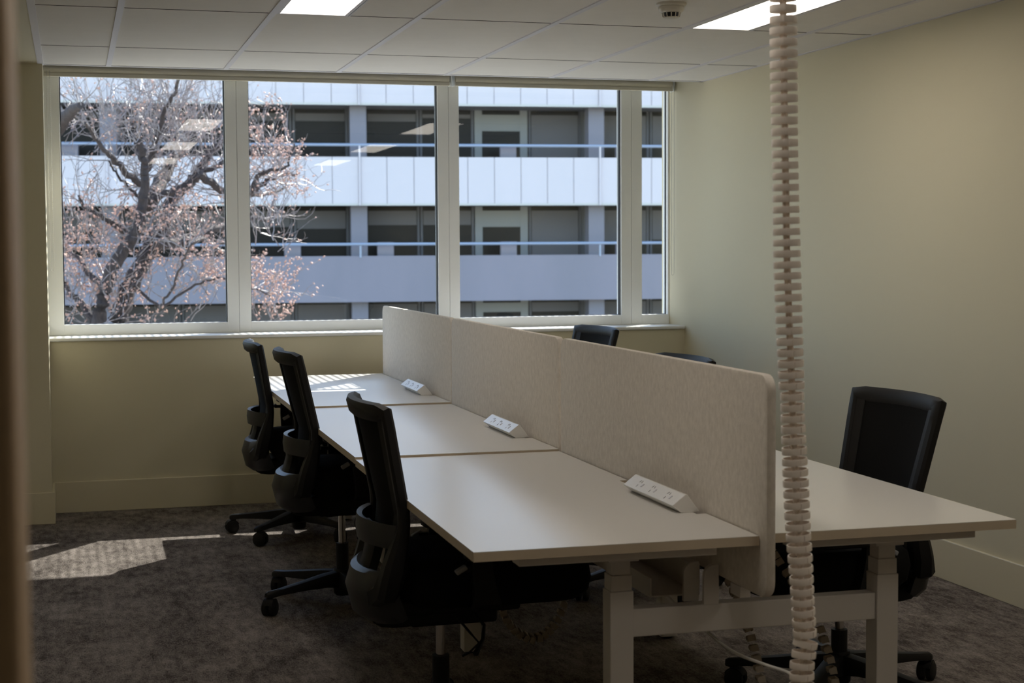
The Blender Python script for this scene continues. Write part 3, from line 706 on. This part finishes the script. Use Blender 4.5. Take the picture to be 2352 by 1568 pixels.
for ri, (za, zb) in enumerate(rows):
    for ci, c in enumerate(cols_t):
        MB().box((c - 0.25, 0.5, zf(za) - 0.3), (c + 0.25, 1.1, zf(zb) + 0.3)).build('column', 'column_grey', T_)
        # four windows per bay behind the walkway
        for wi in range(4):
            a = c + 0.27 + wi * (PITCH - 0.5) / 4; b = a + (PITCH - 0.5) / 4 - 0.04
            if a > t1: continue
            zlo, zhi = zf(za) - 0.2, zf(zb) + 0.02
            jw = 0.24 if (ci == 3 and wi == 2) else 0.07
            wn = MB().box((a, 1.62, zlo), (a + jw, 1.70, zhi)).box((b - jw, 1.62, zlo), (b, 1.70, zhi)).box((a + .07, 1.62, zlo), (b - .07, 1.70, zlo + .08)).build('window', 'blind_light' if jw > 0.1 else 'mullion_dark', T_)
            MB().box((a + .07, 1.66, zlo + .08), (b - .07, 1.70, zhi)).build('pane', 'dark_glass', wn)
            H = zb - za
            key = (ri, ci, wi)
            if ci == 3 and wi >= 2: drop = [0.52, 1.45][wi - 2] if ri < 2 else 0.3; mt = ['blind_light', 'blind_grey'][wi - 2]
            elif ci == 4 and ri < 2: drop = [1.0, 0.95, 0.6, 0.5][wi]; mt = 'blind_grey'
            else:
                drop = [0.12, 0.50, 0.55][ri] + rnd.choice([-0.05, 0, 0.06, 0.12]); mt = 'blind_grey'
            MB().box((a + .09, 1.630, zhi - 0.14 - drop), (b - .09, 1.655, zhi - 0.14)).build('blind', mt, wn)
    # light uprights in bay behind the third pane
    for tt, zz in ((11.9, 0.95), (14.6, 1.1)):
        pass
# narrow metal cupboards standing on the walkway, light in the shade
for tt, zb_ in ((-0.25, 4.28), (6.3, 1.26), (9.15, 1.26), (13.0, 4.28), (13.0, 1.26), (16.7, 4.28), (16.7, 1.26), (9.15, -1.7), (16.7, -1.7)):
    MB().box((tt, 0.30, zf(zb_) - 0.3), (tt + 0.50, 0.50, zf(zb_) + 0.42)).build('parapet_return', 'facade_grey', T_)

# ------------------------------------------------------------------ the bare tree
def unproj(pxx, pyy, Y):
    d = -bz + rx * ((pxx - 1176) / 3558.2) - uy * ((pyy - 784) / 3558.2)
    k = Y / d.y; return Vector((0, 0, 1.4)) + d * k
TY = 17.0
tree = thing('bare_tree', (0.3, TY, YG), 0, 'large bare winter tree outside the left window panes', 'tree')
TB = Vector((0.3, TY, YG))
rt = random.Random(11)
limbs = [
 ([(230, 1500), (245, 1100), (262, 800), (280, 700), (325, 610), (352, 560), (380, 500), (392, 462), (428, 428), (457, 395), (481, 349), (512, 326), (560, 300)], 0.135, 0.03, 0.4),
 ([(245, 1300), (232, 1000), (222, 800), (238, 680), (264, 606), (306, 548), (320, 510), (326, 462), (333, 405), (330, 360), (318, 320)], 0.10, 0.035, -0.3),
 ([(338, 470), (365, 424), (386, 388), (400, 362), (430, 345), (470, 300)], 0.10, 0.02, 0.8),
 ([(326, 425), (300, 405), (270, 375), (245, 350), (214, 308), (196, 282)], 0.045, 0.015, -0.6),
 ([(320, 455), (290, 425), (262, 390), (250, 370)], 0.02, 0.008, -0.2),
 ([(345, 462), (390, 441), (432, 424), (457, 400), (498, 384), (530, 362), (570, 350)], 0.045, 0.02, 0.2),
 ([(90, 340), (137, 288), (160, 256), (186, 242)], 0.11, 0.035, -0.9),
 ([(333, 400), (350, 350), (362, 310), (375, 260), (400, 215), (415, 170)], 0.04, 0.015, -0.4),
 ([(386, 385), (400, 330), (405, 290), (392, 240), (380, 190)], 0.035, 0.012, 0.5),
 ([(330, 370), (312, 330), (305, 290), (298, 250)], 0.045, 0.012, 0.1),
 ([(350, 560), (410, 556), (452, 540), (512, 520), (575, 500), (620, 505)], 0.07, 0.02, 0.7),
 ([(430, 556), (470, 548), (520, 560), (580, 575)], 0.04, 0.015, 0.9),
 ([(457, 400), (520, 440), (572, 450), (618, 443), (650, 434)], 0.05, 0.012, 0.4),
 ([(520, 470), (572, 446), (601, 423), (643, 403), (684, 399)], 0.05, 0.014, 0.1),
 ([(575, 445), (597, 400), (625, 392), (660, 378), (676, 330)], 0.035, 0.008, -0.3),
 ([(300, 650), (370, 700), (440, 660), (500, 640), (580, 660), (620, 680)], 0.018, 0.008, -0.5),
 ([(240, 660), (200, 620), (175, 590), (150, 560)], 0.045, 0.015, 0.4),
 ([(225, 760), (190, 700), (160, 670), (140, 640)], 0.05, 0.02, 0.2),
 ([(306, 548), (270, 520), (235, 500), (200, 480), (180, 450)], 0.045, 0.012, -0.3),
 ([(370, 700), (400, 650), (420, 600), (440, 560)], 0.015, 0.010, -0.8),
]
limb_pts = []
def cr(P, n=7):
    D = []
    for i in range(len(P) - 1):
        a, b, c, d = P[max(i - 1, 0)], P[i], P[i + 1], P[min(i + 2, len(P) - 1)]
        for s_ in range(n):
            u = s_ / n; D.append(0.5 * ((2 * b) + (c - a) * u + (2 * a - 5 * b + 4 * c - d) * u * u + (3 * b - a - 3 * c + d) * u ** 3))
    return D + [P[-1]]
for li, (pp, r0, r1, dy) in enumerate(limbs):
    P = [unproj(x, y, TY + dy * (j / len(pp)) * 2.2) - TB for j, (x, y) in enumerate(pp)]
    if li == 0: P[0] = Vector((0, 0, -0.1))
    D = cr(P, 6)
    D = [p + Vector((rt.uniform(-1, 1), rt.uniform(-1, 1), rt.uniform(-1, 1))) * (0.015 if 0 < j < len(D) - 1 else 0) for j, p in enumerate(D)]
    n = len(D); rad = [r0 + (r1 - r0) * (j / (n - 1)) ** 0.8 for j in range(n)]
    MB().tube(D, rad, 10 if r0 > 0.05 else 7).build('trunk' if li < 2 else 'limb', 'bark', tree, smooth=True)
    for j, p in enumerate(D):
        if p.z + YG > -2.5: limb_pts.append((p, rad[j], li))
tw = MB(); bu = MB()
def twig(p, d, r, depth, budp, L):
    n = 5; pts = [p]; q = d.copy()
    for i in range(n):
        q = (q + Vector((rt.uniform(-1, 1), rt.uniform(-.6, .6), rt.uniform(-.8, 1.0))) * 0.34).normalized()
        p = p + q * (L / n); pts.append(p)
    tw.tube(pts, [r * (1 - 0.6 * i / n) for i in range(n + 1)], 3)
    for i in range(1, n + 1):
        if rt.random() < budp * 0.7:
            c = pts[i] + Vector((rt.uniform(-1, 1), rt.uniform(-1, 1), rt.uniform(-1, 1))) * 0.03; s_ = rt.uniform(0.012, 0.026)
            a = Vector((rt.uniform(-1, 1), rt.uniform(-1, 1), rt.uniform(-1, 1))).normalized() * s_; b = a.orthogonal().normalized() * s_ * 0.7; e = a.cross(b).normalized() * s_ * 0.4
            bu.add([c + a, c - a, c + b, c - b, c + e, c - e], [(0, 2, 4), (2, 1, 4), (1, 3, 4), (3, 0, 4), (2, 0, 5), (1, 2, 5), (3, 1, 5), (0, 3, 5)])
    if depth > 0:
        for i in range(2, n + 1):
            if rt.random() < 0.52:
                twig(pts[i], (q + Vector((rt.uniform(-1, 1), rt.uniform(-.5, .5), rt.uniform(-.6, 1.1)))).normalized(), r * 0.62, depth - 1, budp, L * 0.62)
# twigs along limbs
for (p, r_, li) in limb_pts:
    if li < 2 and r_ > 0.11 and rt.random() < 0.45: continue
    for _ in range(1):
        if rt.random() < 0.55:
            z = p.z + YG; bp_ = 0.42 if z < 1.55 else 0.06
            if li in (13, 14): bp_ = 0.45
            twig(p, Vector((rt.uniform(-1, 1), rt.uniform(-.5, .5), rt.uniform(-.3, 1.1))).normalized(), rt.uniform(0.005, 0.010), 2, bp_, rt.uniform(0.26, 0.54))
# denser clusters (pixel boxes only used here to say how wide each spray of the crown is)
for (x0, x1, y0, y1, n_, bp_) in ((215, 515, 235, 335, 90, 0.08), (250, 510, 195, 250, 40, 0.03), (140, 330, 500, 600, 40, 0.7), (140, 300, 600, 740, 34, 0.6), (330, 515, 500, 740, 44, 0.7),
                                  (578, 660, 310, 420, 22, 0.55), (578, 655, 460, 560, 22, 0.12), (578, 650, 645, 735, 26, 1.0), (145, 215, 230, 330, 10, 0.1), (145, 240, 400, 480, 6, 0.1)):
    for _ in range(int(n_ * 0.9)):
        p = unproj(rt.uniform(x0, x1), rt.uniform(y0, y1) + 25, TY + rt.uniform(-0.9, 0.9)) - TB
        twig(p, Vector((rt.uniform(-.7, .7), rt.uniform(-.4, .4), rt.uniform(0.3, 1.2))).normalized(), rt.uniform(0.0045, 0.0085), 2, bp_, rt.uniform(0.26, 0.48))
tw.build('twigs', 'twig', tree, kind='stuff'); bu.build('buds', 'bud', tree, kind='stuff')
